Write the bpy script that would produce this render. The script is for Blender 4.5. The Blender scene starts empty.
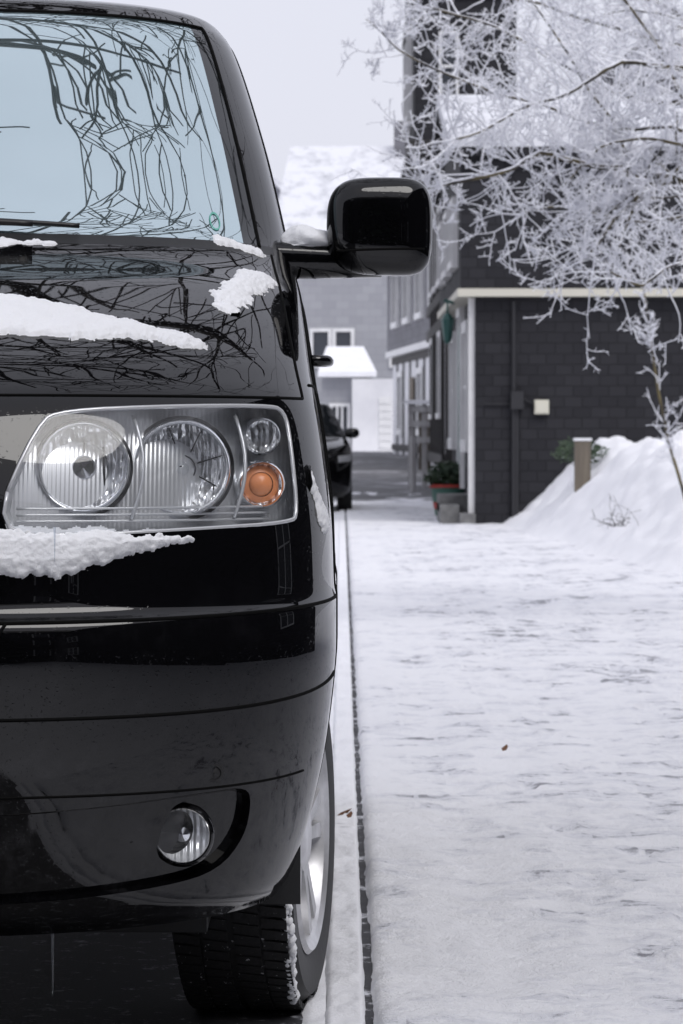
import bpy, bmesh, math, random
import numpy as np
from mathutils import Vector, Matrix, noise
R=math.radians
sc=bpy.context.scene
sc.view_settings.view_transform='Standard'; sc.view_settings.look='None'; sc.view_settings.exposure=0
H=1.1
# ---------------------------------------------------------------- helpers
def link(o,parent=None):
    sc.collection.objects.link(o)
    if parent: o.parent=parent
    return o
def group(name,loc=(0,0,0),rz=0):
    e=bpy.data.objects.new(name,None); e.location=loc; e.rotation_euler=(0,0,rz); e.empty_display_size=.2
    return link(e)
class MB:
    def __init__(s): s.v=[];s.f=[];s.m=[]
    def add(s,vs,fs,mi=0):
        b=len(s.v); s.v+= [tuple(p) for p in vs]
        for f in fs: s.f.append(tuple(b+i for i in f)); s.m.append(mi)
    def box(s,x0,x1,y0,y1,z0,z1,mi=0):
        s.add([(x0,y0,z0),(x1,y0,z0),(x1,y1,z0),(x0,y1,z0),(x0,y0,z1),(x1,y0,z1),(x1,y1,z1),(x0,y1,z1)],
              [(3,2,1,0),(4,5,6,7),(0,1,5,4),(1,2,6,5),(2,3,7,6),(3,0,4,7)],mi)
    def tube(s,path,rad,ns=5,mi=0,cap=True):
        n=len(path); path=[Vector(p) for p in path]
        if not hasattr(rad,'__len__'): rad=[rad]*n
        vs=[]; prev=None
        for i,p in enumerate(path):
            d=(path[min(i+1,n-1)]-path[max(i-1,0)])
            if d.length<1e-9: d=Vector((0,0,1))
            d.normalize()
            a=prev if prev is not None else (Vector((0,0,1)) if abs(d.z)<.9 else Vector((1,0,0)))
            a=(a-d*a.dot(d))
            if a.length<1e-6: a=d.orthogonal()
            a.normalize(); b=d.cross(a); prev=a
            for k in range(ns):
                t=2*math.pi*k/ns; vs.append(p+(a*math.cos(t)+b*math.sin(t))*rad[i])
        fs=[(i*ns+k,i*ns+(k+1)%ns,(i+1)*ns+(k+1)%ns,(i+1)*ns+k) for i in range(n-1) for k in range(ns)]
        if cap:
            fs.append(tuple(range(ns-1,-1,-1))); fs.append(tuple((n-1)*ns+k for k in range(ns)))
        s.add(vs,fs,mi)
    def grid(s,P,mi=0,flip=False,closed=False):
        nr=len(P);nc=len(P[0]); vs=[p for r in P for p in r]; fs=[]
        for i in range(nr-1):
            for j in range(nc if closed else nc-1):
                q=(i*nc+j,i*nc+(j+1)%nc,(i+1)*nc+(j+1)%nc,(i+1)*nc+j)
                fs.append(q[::-1] if flip else q)
        s.add(vs,fs,mi)
    def lathe(s,prof,origin,axis,ns=48,mi=0,flip=False):
        ax=Vector(axis).normalized(); a=ax.orthogonal().normalized(); b=ax.cross(a); o=Vector(origin)
        P=[]
        for r,h in prof:
            P.append([o+ax*h+(a*math.cos(2*math.pi*k/ns)+b*math.sin(2*math.pi*k/ns))*r for k in range(ns)])
        s.grid(P,mi,flip,True)
    def obj(s,name,mats,parent=None,smooth=False,angle=None):
        me=bpy.data.meshes.new(name); me.from_pydata(s.v,[],s.f)
        for m in mats: me.materials.append(m)
        if len(mats)>1: me.polygons.foreach_set('material_index',s.m)
        if smooth: me.polygons.foreach_set('use_smooth',[True]*len(me.polygons))
        me.update()
        if angle: me.set_sharp_from_angle(angle=R(angle))
        return link(bpy.data.objects.new(name,me),parent)
def fix_normals(o):
    bm=bmesh.new(); bm.from_mesh(o.data); bmesh.ops.recalc_face_normals(bm,faces=bm.faces); bm.to_mesh(o.data); bm.free()
def sstep(a,b,x):
    t=min(max((x-a)/(b-a),0),1); return t*t*(3-2*t)
# ---------------------------------------------------------------- materials
class M:
    def __init__(s,name,base=(.5,.5,.5),rough=.5,metal=0,**kw):
        s.m=bpy.data.materials.new(name); s.m.use_nodes=True; s.nt=s.m.node_tree
        s.b=s.nt.nodes['Principled BSDF']; s.out=s.nt.nodes['Material Output']
        s.b.inputs['Base Color'].default_value=(*base,1); s.b.inputs['Roughness'].default_value=rough
        s.b.inputs['Metallic'].default_value=metal
        for k,v in kw.items(): s.b.inputs[k.replace('_',' ')].default_value=v
        s.tc=s.nt.nodes.new('ShaderNodeTexCoord')
    def n(s,t,**kw):
        nd=s.nt.nodes.new(t)
        for k,v in kw.items(): setattr(nd,k,v)
        return nd
    def l(s,a,b): s.nt.links.new(a,b)
    def noise(s,scale,detail=4,rough=.55,vec=None,dist=0):
        nd=s.n('ShaderNodeTexNoise'); nd.inputs['Scale'].default_value=scale; nd.inputs['Detail'].default_value=detail
        nd.inputs['Roughness'].default_value=rough; nd.inputs['Distortion'].default_value=dist
        s.l(vec if vec else s.tc.outputs['Object'],nd.inputs['Vector']); return nd.outputs['Fac']
    def mapped(s,scale=(1,1,1),rot=(0,0,0),loc=(0,0,0)):
        mp=s.n('ShaderNodeMapping'); mp.inputs['Scale'].default_value=scale; mp.inputs['Rotation'].default_value=rot; mp.inputs['Location'].default_value=loc
        s.l(s.tc.outputs['Object'],mp.inputs['Vector']); return mp.outputs['Vector']
    def ramp(s,fac,stops):
        r=s.n('ShaderNodeValToRGB'); e=r.color_ramp.elements
        while len(e)<len(stops): e.new(.5)
        for i,(p,c) in enumerate(stops):
            e[i].position=p; e[i].color=(*c,1) if hasattr(c,'__len__') else (c,c,c,1)
        s.l(fac,r.inputs['Fac']); return r.outputs['Color']
    def mix(s,fac,a,b):
        x=s.n('ShaderNodeMix',data_type='RGBA')
        if hasattr(fac,'links'): s.l(fac,x.inputs[0])
        else: x.inputs[0].default_value=fac
        for v,i in ((a,6),(b,7)):
            if hasattr(v,'links'): s.l(v,x.inputs[i])
            else: x.inputs[i].default_value=(*v,1)
        return x.outputs[2]
    def math(s,op,a,b=0):
        x=s.n('ShaderNodeMath',operation=op)
        for v,i in ((a,0),(b,1)):
            if hasattr(v,'links'): s.l(v,x.inputs[i])
            else: x.inputs[i].default_value=v
        return x.outputs[0]
    def bump(s,h,strength=.3,dist=.01,prev=None):
        b=s.n('ShaderNodeBump'); b.inputs['Strength'].default_value=strength; b.inputs['Distance'].default_value=dist
        s.l(h,b.inputs['Height'])
        if prev: s.l(prev,b.inputs['Normal'])
        s.l(b.outputs['Normal'],s.b.inputs['Normal']); return b.outputs['Normal']
    def col(s,c): s.l(c,s.b.inputs['Base Color'])
SNOW=(.90,.905,.94)
m=M('black_paint',(.003,.003,.004),.03); m.b.inputs['IOR'].default_value=1.46
d=m.noise(9,6,.7); d2=m.noise(170,2,.5)
sp=m.n('ShaderNodeSeparateXYZ'); m.l(m.tc.outputs['Object'],sp.inputs[0])
low=m.ramp(sp.outputs[2],[(.45,1.),(.85,0.)])
m.l(m.math('ADD',m.math('MULTIPLY',m.math('MULTIPLY',m.ramp(d,[(.45,0.),(.75,1.)]),low),.12),.015),m.b.inputs['Roughness'])
m.col(m.mix(m.math('MULTIPLY',m.ramp(d,[(.52,0.),(.74,1.)]),low),(.002,.002,.0025),(.020,.020,.022)))
m.bump(m.ramp(d2,[(.64,0.),(.72,1.)]),.10,.001)
PAINT=m.m
m=M('black_plastic',(.010,.010,.011),.45); m.bump(m.noise(300,2),.15,.001); PLASTIC=m.m
SEAM=M('seam_rubber',(.002,.002,.002),.8,Specular_IOR_Level=.1).m
m=M('windscreen_glass',(.6,.68,.7),.015)
gl=m.n('ShaderNodeBsdfGlossy'); gl.inputs['Color'].default_value=(.78,.91,.94,1); gl.inputs['Roughness'].default_value=.012
mx=m.n('ShaderNodeMixShader'); mx.inputs[0].default_value=.70
fg=m.noise(2.2,3,.5)
m.col(m.ramp(fg,[(.35,(.05,.09,.10)),(.7,(.22,.28,.30))])); m.b.inputs['Roughness'].default_value=.1
m.l(m.b.outputs[0],mx.inputs[1]); m.l(gl.outputs[0],mx.inputs[2]); m.l(mx.outputs[0],m.out.inputs['Surface']); GLASS=m.m
DGLASS=M('side_glass',(.01,.012,.014),.03).m
def clear(name,tint,rough=.03):
    m=M(name); tr=m.n('ShaderNodeBsdfTransparent'); tr.inputs[0].default_value=(*tint,1)
    g=m.n('ShaderNodeBsdfGlossy'); g.inputs['Roughness'].default_value=rough
    lw=m.n('ShaderNodeLayerWeight'); f=m.math('ADD',m.math('MULTIPLY',m.math('POWER',lw.outputs['Facing'],5),.9),.05)
    x=m.n('ShaderNodeMixShader'); m.l(f,x.inputs[0]); m.l(tr.outputs[0],x.inputs[1]); m.l(g.outputs[0],x.inputs[2])
    df=m.n('ShaderNodeBsdfDiffuse'); df.inputs[0].default_value=(.5,.5,.52,1)
    y=m.n('ShaderNodeMixShader'); m.l(m.ramp(m.noise(14,5,.7),[(.45,.02),(.8,.14)]),y.inputs[0]); m.l(x.outputs[0],y.inputs[1]); m.l(df.outputs[0],y.inputs[2])
    m.l(y.outputs[0],m.out.inputs['Surface'])
    return m.m
LENS=clear('clear_lens',(.97,.98,.99))
ORANGE=M('indicator_bulb',(.82,.30,.12),.3).m
m=M('chrome',(.84,.85,.87),.10,1); CHROME=m.m
m=M('reflector',(.90,.91,.93),.20,.75); w=m.n('ShaderNodeTexVoronoi'); w.inputs['Scale'].default_value=26; m.l(m.mapped((1.6,1.6,.6)),w.inputs['Vector'])
wv=m.n('ShaderNodeTexWave'); wv.inputs['Scale'].default_value=24; wv.inputs['Distortion'].default_value=2.5; m.l(m.tc.outputs['Object'],wv.inputs['Vector'])
a=m.bump(w.outputs['Distance'],1.,.03); m.bump(wv.outputs['Fac'],.7,.010,a); REFL=m.m
m=M('fog_reflector',(.88,.89,.91),.25,.5); w=m.n('ShaderNodeTexWave'); w.inputs['Scale'].default_value=28; w.inputs['Distortion'].default_value=1.5; m.l(m.tc.outputs['Object'],w.inputs['Vector']); m.bump(w.outputs['Fac'],.7,.008); REFL2=m.m
m=M('lamp_housing',(.60,.61,.63),.25,.5); wv=m.n('ShaderNodeTexWave'); wv.inputs['Scale'].default_value=42; wv.bands_direction='X'; m.l(m.tc.outputs['Object'],wv.inputs['Vector']); m.bump(wv.outputs['Fac'],.15,.003); HOUSE=m.m
m=M('lens_bead',(.55,.56,.58),.2,.3); BEAD=m.m
m=M('tyre_rubber',(.010,.010,.011),.75)
f=m.ramp(m.noise(70,5,.7),[(.64,0.),(.70,1.)]); m.col(m.mix(f,(.010,.010,.011),(.5,.5,.53))); m.bump(m.noise(90,3),.5,.006); TYRE=m.m
m=M('tyre_side',(.013,.013,.014),.6); m.bump(m.noise(60,3),.2,.003); TSIDE=m.m
m=M('alloy_rim',(.62,.62,.64),.35,.6); m.col(m.ramp(m.noise(12,5),[(.3,(.4,.4,.41)),(.7,(.74,.74,.76))])); ALLOY=m.m
def snowmat(name,fine=60,s1=.5,base=SNOW):
    m=M(name,base,.65); m.b.inputs['Specular IOR Level'].default_value=.3
    a=m.bump(m.noise(fine,6,.7),s1,.02); m.bump(m.noise(fine*6,3,.7),.4,.003,a)
    m.col(m.ramp(m.noise(3,4),[(.3,tuple(c*.94 for c in base)),(.7,base)]))
    return m.m
SNOWM=snowmat('snow'); SNOWV=snowmat('vehicle_snow',90,.35,(.89,.90,.93))
m=M('trodden_snow',SNOW,.7)
vec=m.tc.outputs['Object']
big=m.noise(.7,4,.6,vec); med=m.noise(5.2,7,.68,vec,.5); fine=m.noise(34,5,.75,vec); mid2=m.noise(1.9,4,.6,m.mapped((1.,.6,1)))
br=m.n('ShaderNodeTexBrick'); br.inputs['Scale'].default_value=1; br.inputs['Brick Width'].default_value=.22; br.inputs['Row Height'].default_value=.11
br.inputs['Mortar Size'].default_value=.008; br.inputs['Color1'].default_value=(1,1,1,1); br.inputs['Color2'].default_value=(.4,.4,.4,1); br.inputs['Mortar'].default_value=(.1,.1,.1,1)
m.l(vec,br.inputs['Vector'])
sx=m.n('ShaderNodeSeparateXYZ'); m.l(vec,sx.inputs[0])
lane=m.ramp(m.math('DIVIDE',sx.outputs[0],3.),[(.02,0.),(.10,.25),(.25,1.),(.75,1.),(.95,.2)])
wr=m.math('ADD',m.math('MULTIPLY',med,.85),m.math('MULTIPLY',big,.38))
wr=m.math('ADD',wr,m.math('MULTIPLY',mid2,.35))
wr=m.math('ADD',wr,m.math('MULTIPLY',br.outputs['Color'],.09))
wr=m.math('ADD',wr,m.math('MULTIPLY',fine,.26))
wr=m.math('ADD',wr,m.math('MULTIPLY',lane,.07))
w0=m.math('SUBTRACT',wr,.6)
wear=m.ramp(w0,[(.525,0.),(.60,1.)])
thin=m.ramp(w0,[(.40,0.),(.56,1.)])
stone=m.mix(fine,(.10,.10,.115),(.26,.26,.29))
c=m.mix(thin,SNOW,(.70,.71,.77)); c=m.mix(m.math('MULTIPLY',wear,.85),c,stone); m.col(c)
a=m.bump(med,.35,.05); a=m.bump(fine,.65,.025,a); m.bump(m.noise(200,3,.7,vec),.5,.006,a)
PAVE=m.m
m=M('wet_asphalt',(.03,.03,.033),.5)
f=m.ramp(m.noise(26,6,.75),[(.58,0.),(.66,1.)]); m.col(m.mix(f,(.022,.022,.026),(.45,.46,.5))); m.bump(m.noise(140,4),.5,.006); ASPH=m.m
m=M('bare_asphalt',(.08,.08,.085),.7); f=m.ramp(m.noise(1.2,5,.7),[(.5,0.),(.7,1.)]); m.col(m.mix(f,(.085,.085,.09),(.4,.4,.43))); ASPH2=m.m
m=M('kerb_groove',(.03,.03,.032),.8); f=m.ramp(m.noise(9,6,.75),[(.54,0.),(.64,1.)]); m.col(m.mix(f,(.022,.022,.026),(.5,.51,.55))); GROOVE=m.m
def slate(name,c1,c2,w=.3,h=.17,bs=.8,mort=.5):
    m=M(name,c1,.75); sep=m.n('ShaderNodeSeparateXYZ'); m.l(m.tc.outputs['Object'],sep.inputs[0])
    m.b.inputs['Specular IOR Level'].default_value=.3
    cb=m.n('ShaderNodeCombineXYZ'); m.l(m.math('ADD',sep.outputs[0],sep.outputs[1]),cb.inputs[0]); m.l(sep.outputs[2],cb.inputs[1])
    b=m.n('ShaderNodeTexBrick'); b.inputs['Scale'].default_value=1; b.inputs['Brick Width'].default_value=w; b.inputs['Row Height'].default_value=h
    b.inputs['Mortar Size'].default_value=.007; b.inputs['Mortar Smooth'].default_value=.8; b.inputs['Bias'].default_value=-.1
    b.inputs['Color1'].default_value=(*c1,1); b.inputs['Color2'].default_value=(*c2,1); b.inputs['Mortar'].default_value=(*[x*mort for x in c1],1)
    m.l(cb.outputs[0],b.inputs['Vector'])
    n=m.noise(1.3,4); m.col(m.mix(m.math('MULTIPLY',n,.5),b.outputs['Color'],c2))
    m.bump(m.math('SUBTRACT',1,b.outputs['Fac']),bs,.015); return m.m
SL1=slate('black_slate',(.016,.016,.020),(.027,.027,.032),.20,.12,.6,.5)
SL2=slate('hazed_grey_slate',(.29,.295,.32),(.35,.355,.38),.35,.2,.2,.75)  # slate colour lightened to stand for distance haze on the far houses
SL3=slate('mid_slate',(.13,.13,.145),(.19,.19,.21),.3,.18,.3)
m=M('white_plaster',(.72,.72,.74),.8); m.col(m.ramp(m.noise(1.5,5),[(.3,(.64,.64,.67)),(.7,(.78,.78,.80))])); PLAS=m.m
m=M('white_paint',(.78,.78,.78),.5); m.col(m.ramp(m.noise(4,4),[(.3,(.66,.66,.67)),(.7,(.8,.8,.8))])); WHITE=m.m
m=M('roof_snow',(.75,.76,.79),.8); f=m.ramp(m.noise(1.6,7,.75),[(.47,0.),(.66,1.)]); m.col(m.mix(f,(.74,.75,.79),(.42,.43,.47))); RSNOW=m.m
m=M('cream_trim',(.6,.58,.5),.6); CREAM=m.m
m=M('dark_timber',(.03,.028,.028),.7); m.bump(m.noise(30,4,vec=m.mapped((1,1,.1))),.4,.01); TIMB=m.m
m=M('grey_wood',(.30,.29,.28),.8); m.col(m.ramp(m.noise(12,4,vec=m.mapped((1,1,.1))),[(.3,(.26,.25,.25)),(.7,(.46,.46,.46))])); GWOOD=m.m
m=M('brown_wood',(.22,.15,.10),.8); m.col(m.ramp(m.noise(14,4,vec=m.mapped((1,1,.1))),[(.3,(.10,.085,.07)),(.7,(.20,.17,.13))])); BWOOD=m.m
WGL=M('window_glass',(.05,.055,.065),.08).m
m=M('stone_step',(.2,.2,.2),.8); m.col(m.ramp(m.noise(8,5),[(.3,(.10,.10,.10)),(.7,(.22,.22,.22))])); STONE=m.m
GREEN=M('green_metal',(.02,.09,.08),.4).m
METAL=M('dark_metal',(.022,.022,.026),.6).m
CREAMB=M('cream_box',(.66,.64,.54),.5).m
RED=M('red_pot',(.35,.04,.03),.5).m
m=M('evergreen',(.03,.06,.03),.7); m.col(m.ramp(m.noise(6,4),[(.35,(.02,.04,.022)),(.6,(.05,.08,.04)),(.8,(.35,.37,.4))])); EVG=m.m
m=M('bark',(.03,.025,.022),.85); m.bump(m.noise(40,4),.5,.01); BARK=m.m
m=M('frosted_bark',(.1,.08,.05),.8)
g=m.n('ShaderNodeNewGeometry'); sp=m.n('ShaderNodeSeparateXYZ'); m.l(g.outputs['Normal'],sp.inputs[0])
v=m.math('ADD',sp.outputs[2],m.math('MULTIPLY',m.noise(14,4,.6),1.5)); f=m.ramp(m.math('MULTIPLY',v,.5),[(.50,0.),(.66,1.)])
m.col(m.mix(f,m.ramp(m.noise(5,3),[(.4,(.03,.025,.02)),(.65,(.13,.105,.045))]),(.8,.81,.86))); FBARK=m.m
FROST=M('hoarfrost',(.82,.83,.88),.7).m
m=M('dry_leaf',(.12,.05,.02),.7); LEAF=m.m
# ---------------------------------------------------------------- vehicle skin
class Skin:
    def __init__(s,keys,length,Lr=.22):
        s.K=np.array(keys,float); s.N=len(keys); s.len=length; s.Lr=Lr
        d=np.diff(s.K,axis=0); tan=np.zeros_like(s.K); tan[0]=d[0]; tan[-1]=d[-1]
        for i in range(1,s.N-1):
            a,b=d[i-1],d[i]; same=(a*b)>0
            tan[i]=np.where(same,2*a*b/np.where(same,a+b,1),0)
        s.T=tan
        tt=np.linspace(0,s.N-1,3000); s.tt=tt; s.zt=np.array([s.par(t)[5] for t in tt])
    def par(s,t):
        i=int(min(max(math.floor(t),0),s.N-2)); x=t-i
        h00=2*x**3-3*x*x+1;h10=x**3-2*x*x+x;h01=-2*x**3+3*x*x;h11=x**3-x*x
        return h00*s.K[i]+h10*s.T[i]+h01*s.K[i+1]+h11*s.T[i+1]
    def S(s,t,c):
        sg=-1 if c<0 else 1; c=abs(c)
        W,P,L,n,mm,zf,zs,zr,PR=s.par(t)
        vS=P+L; vE=s.len-PR-s.Lr
        if c<=1:
            th=c*math.pi/2; w=1-max(math.cos(th),0)**(2/mm) if c<1 else 1
            u=W*math.sin(th)**(2/n); v=P+L*w; z=zf+(zs-zf)*w
        elif c<=2:
            x=c-1; v=vS+(vE-vS)*x; u=W*(1-.02*x*x); z=zs+(zr-zs)*x
        else:
            th=(c-2)*math.pi/2; Wr=W*.98
            u=Wr*max(math.cos(th),0)**(2/4.) if c<3 else 0; v=vE+s.Lr*math.sin(th)**(2/3.); z=zr
        return Vector((sg*u,v,z))
    def nrm(s,t,c):
        e=.004; a=s.S(min(t+e,s.N-1),c)-s.S(max(t-e,0),c); b=s.S(t,c+e)-s.S(t,c-e)
        n=b.cross(a)
        return n.normalized() if n.length>1e-12 else Vector((0,-1,0))
    def front(s,u,z,tmax=9.):
        u=abs(u); zz=z; msk=s.tt<=tmax
        for _ in range(12):
            t=float(np.interp(zz,s.zt[msk],s.tt[msk])); W,P,L,n,mm,zf,zs,zr,PR=s.par(t)
            q=min(u/W,.9999); w=1-(1-q**n)**(1/mm); za=zf+(zs-zf)*w; zz+=z-za
        return P+L*w
def skin_mesh(sk,name,cols,rows,matfn,mats,org,parent,thick=.012):
    mb=MB(); cs=[-c for c in cols[::-1] if c>0 and c<3]+list(cols)
    P=[[sk.S(t,c)+org for c in cs] for t in rows]
    nc=len(cs); vs=[p for r in P for p in r]; fs=[];ms=[]
    for i in range(len(rows)-1):
        for j in range(nc):
            j2=(j+1)%nc
            fs.append((i*nc+j,i*nc+j2,(i+1)*nc+j2,(i+1)*nc+j))
            ca=abs(cs[j]); cb=abs(cs[j2]) if j2 else 3; ms.append(matfn((rows[i]+rows[i+1])/2,(ca+cb)/2))
    fs.append(tuple((len(rows)-1)*nc+j for j in range(nc))); ms.append(0)
    mb.v=[tuple(p) for p in vs]; mb.f=fs; mb.m=ms
    o=mb.obj(name,mats,parent,True)
    me=o.data; k=int(len(rows)*.3)*nc+ nc//2
    if me.polygons[k].normal.y>0:
        me.flip_normals()
    return o
def boolean(o,cutters):
    for c in cutters:
        md=o.modifiers.new('b','BOOLEAN'); md.operation='DIFFERENCE'; md.solver='EXACT'; md.object=c
    dg=bpy.context.evaluated_depsgraph_get(); dg.update()
    me=bpy.data.meshes.new_from_object(o.evaluated_get(dg))
    o.modifiers.clear(); o.data=me
    me.polygons.foreach_set('use_smooth',[True]*len(me.polygons)); me.set_sharp_from_angle(angle=R(38))
    for c in cutters: bpy.data.objects.remove(c)
def cyl_cut(x0,x1,y,z,r,ns=64):
    mb=MB(); mb.tube([(x0,y,z),(x1,y,z)],r,ns); o=mb.obj('cut',[PLASTIC]); fix_normals(o); return o
def prism_cut(poly,y0,y1):
    n=len(poly); mb=MB(); vs=[(x,y0,z) for x,z in poly]+[(x,y1,z) for x,z in poly]
    mb.add(vs,[tuple(range(n)),tuple(range(2*n-1,n-1,-1))]+[(i,i+n,(i+1)%n+n,(i+1)%n) for i in range(n)])
    o=mb.obj('cut',[PLASTIC]); fix_normals(o); return o
def chaikin(p,it=3,keep=.25):
    for _ in range(it):
        q=[]
        for i in range(len(p)):
            a=p[i];b=p[(i+1)%len(p)]
            q.append((a[0]*(1-keep)+b[0]*keep,a[1]*(1-keep)+b[1]*keep)); q.append((a[0]*keep+b[0]*(1-keep),a[1]*keep+b[1]*(1-keep)))
        p=q; keep=.25
    return p
def wheel(parent,cx,cy,cz,r,w,rimr,side,yaw,name):
    e=MB(); hw=w/2
    prof=[(rimr-.005,-hw+.01),(rimr+.02,-hw),(r-.03,-hw-.004),(r-.008,-hw+.022),(r,-hw+.045),(r,hw-.045),(r-.008,hw-.022),(r-.03,hw+.004),(rimr+.02,hw),(rimr-.005,hw-.01)]
    ax=Vector((side,0,0))
    e.lathe(prof[3:7],(0,0,0),ax,72,0); e.lathe(prof[6:],(0,0,0),ax,72,1); e.lathe(prof[:4],(0,0,0),ax,72,1)
    for k in range(84):
        a=2*math.pi*k/84
        for t,off in ((-.74,0),(-.27,.5),(.27,0),(.74,.5)):
            aa=a+off*2*math.pi/84; c=Vector((t*hw,math.cos(aa)*(r+.001),math.sin(aa)*(r+.001))); tg=Vector((0,-math.sin(aa),math.cos(aa))); rd=Vector((0,math.cos(aa),math.sin(aa)))
            vs=[c+Vector((sx*hw*.21,0,0))+tg*(sy*.0095+sx*.003)+rd*sz for sz in (-.01,.002) for sx,sy in ((-1,-1),(1,-1),(1,1),(-1,1))]
            e.add(vs,[(0,1,5,4),(1,2,6,5),(2,3,7,6),(3,0,4,7),(4,5,6,7)],0)
    e.lathe([(rimr+.004,hw-.004),(rimr-.004,hw+.004),(rimr-.018,hw-.004),(rimr-.03,hw-.03),(rimr-.035,-hw+.02)],(0,0,0),ax,72,2)
    e.lathe([(rimr-.035,-hw+.04),(.02,-hw+.05)],(0,0,0),ax,48,3)
    e.lathe([(.145,hw-.10),(.145,hw-.09),(.02,hw-.09)],(0,0,0),ax,48,4)
    e.lathe([(.07,hw-.06),(.066,hw-.016),(.05,hw-.008),(.03,hw-.006),(.0005,hw-.005)],(0,0,0),ax,32,2)
    for k in range(10):
        a=2*math.pi*(k//2)/5+(.17 if k%2 else -.17)
        pts=[]
        for rr,wd,dp in ((.045,.020,.018),(.11,.015,.014),(rimr-.02,.019,.010)):
            c=Vector((0,math.cos(a),math.sin(a)))*rr; tg=Vector((0,-math.sin(a),math.cos(a)))
            o=Vector((side*(hw-dp),0,0)); i=Vector((side*(hw-dp-.035),0,0))
            pts.append([c-tg*wd+i,c-tg*wd*.8+o,c+tg*wd*.8+o,c+tg*wd+i])
        e.grid(pts,2)
    o=e.obj(name,[TYRE,TSIDE,ALLOY,PLASTIC,CHROME],parent,True,35); fix_normals(o)
    o.location=(cx,cy,cz); o.rotation_euler=(R(8),0,yaw); return o

# ================================================================ VAN
van=group('parked_van'); VO=Vector((-.96,6.40,0))
#      W    P    L    n   m   zf   zs   zr   PR
VK=[(.845,.10,.50,2.8,2.0,.222,.250,.25,.08),
    (.868,.04,.54,2.8,2.0,.262,.285,.30,.03),
    (.910,.012,.56,2.8,2.0,.42,.42,.42,.0),
    (.936,.000,.56,2.8,2.0,.56,.56,.56,.0),
    (.950,.000,.56,2.8,2.0,.70,.71,.70,.0),
    (.950,.008,.56,2.8,2.0,.758,.785,.76,.0),
    (.946,.034,.55,2.8,2.0,.785,.81,.80,.01),
    (.942,.055,.55,2.8,2.0,.90,.92,.92,.02),
    (.928,.095,.54,2.8,2.0,1.05,1.05,1.05,.02),
    (.914,.150,.52,2.8,2.0,1.145,1.14,1.14,.02),
    (.902,.235,.50,2.8,2.0,1.205,1.20,1.20,.03),
    (.890,.42,.45,2.8,2.0,1.285,1.28,1.28,.04),
    (.877,.66,.38,2.8,2.0,1.372,1.36,1.35,.05),
    (.858,.90,.33,2.8,2.0,1.455,1.43,1.42,.06),
    (.795,1.20,.32,2.7,2.0,1.72,1.69,1.69,.14),
    (.715,1.49,.30,2.7,2.0,1.962,1.925,1.93,.24),
    (.665,1.58,.28,2.6,2.0,2.000,1.975,1.975,.30),
    (.56,1.75,.26,2.6,2.0,2.02,2.005,2.005,.45),
    (.25,2.2,.2,2.6,2.0,2.035,2.03,2.03,1.0)]
vs=Skin(VK,4.89)
cols=list(np.linspace(0,.66,34))+list(np.linspace(.66,.72,4))[1:]+list(np.linspace(.72,1,22))[1:]+list(np.linspace(1,1.5,34))[1:]+list(np.linspace(1.5,2,20))[1:]+list(np.linspace(2,3,12))[1:]
rows=[]
for i in range(len(VK)-1): rows+=list(np.linspace(i,i+1,9))[:-1]
rows.append(len(VK)-1)
def vmat(t,c):
    if 13.12<t<15.0:
        if c<.66: return 1
        if c<.72: return 2
        if 1.06<c<1.93 and 13.3<t<14.8 and not any(a<c<a+.035 for a in (1.30,1.62)): return 3
        if c>2.2: return 3
    if 12.95<t<=13.12 and c<.8: return 4
    return 0
body=skin_mesh(vs,'body',cols,rows,vmat,[PAINT,GLASS,DGLASS,DGLASS,PLASTIC],VO,van)
md=body.modifiers.new('s','SOLIDIFY'); md.thickness=.012; md.offset=-1
WX=-.96
hp=[(-.606,.915),(-.528,1.109),(-.486,1.130),(-.30,1.138),(-.135,1.140),(-.1,1.133),(-.088,1.07),(-.075,.9425),(-.089,.928),(-.25,.921),(-.45,.912)]
def dens(p,k=5):
    q=[]
    for i in range(len(p)):
        a=p[i];b=p[(i+1)%len(p)]
        for j in range(k): q.append((a[0]+(b[0]-a[0])*j/k,a[1]+(b[1]-a[1])*j/k))
    return q
hpoly=dens(chaikin(hp,2),2)
fogp=[(-.72,.435),(-.45,.447),(-.22,.468),(-.165,.470),(-.158,.44),(-.17,.38),(-.215,.325),(-.30,.305),(-.50,.288),(-.72,.284)]
fpoly=dens(chaikin(fogp,2),2)
mir=lambda p:[(2*WX-x,z) for x,z in p]
cut=[prism_cut(hpoly,6.0,7.1),prism_cut(mir(hpoly),6.0,7.1),prism_cut(fpoly,6.0,6.85),prism_cut(mir(fpoly),6.0,6.85)]
WV=(.93,3.93); WZ=.31
for v in WV:
    cut.append(cyl_cut(-.30,.2,6.4+v,WZ+.015,.392)); cut.append(cyl_cut(2*WX+.30,2*WX-.2,6.4+v,WZ+.015,.392))
boolean(body,cut)
def F(x,z): return 6.40+vs.front(x-WX,z)
def rings(poly,levels,yfn,jitter=0):
    cx=sum(p[0] for p in poly)/len(poly); cz=sum(p[1] for p in poly)/len(poly)
    return [[Vector((cx+(x-cx)*s,yfn(cx+(x-cx)*s,cz+(z-cz)*s),cz+(z-cz)*s)) for x,z in poly] for s in levels]
LV=[1,.97,.9,.8,.7,.6,.5,.4,.3,.2,.1,.01]
def bdep(x):
    xx=x if x>WX else 2*WX-x
    return .078+.052*sstep(-.27,-.17,xx)
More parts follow.
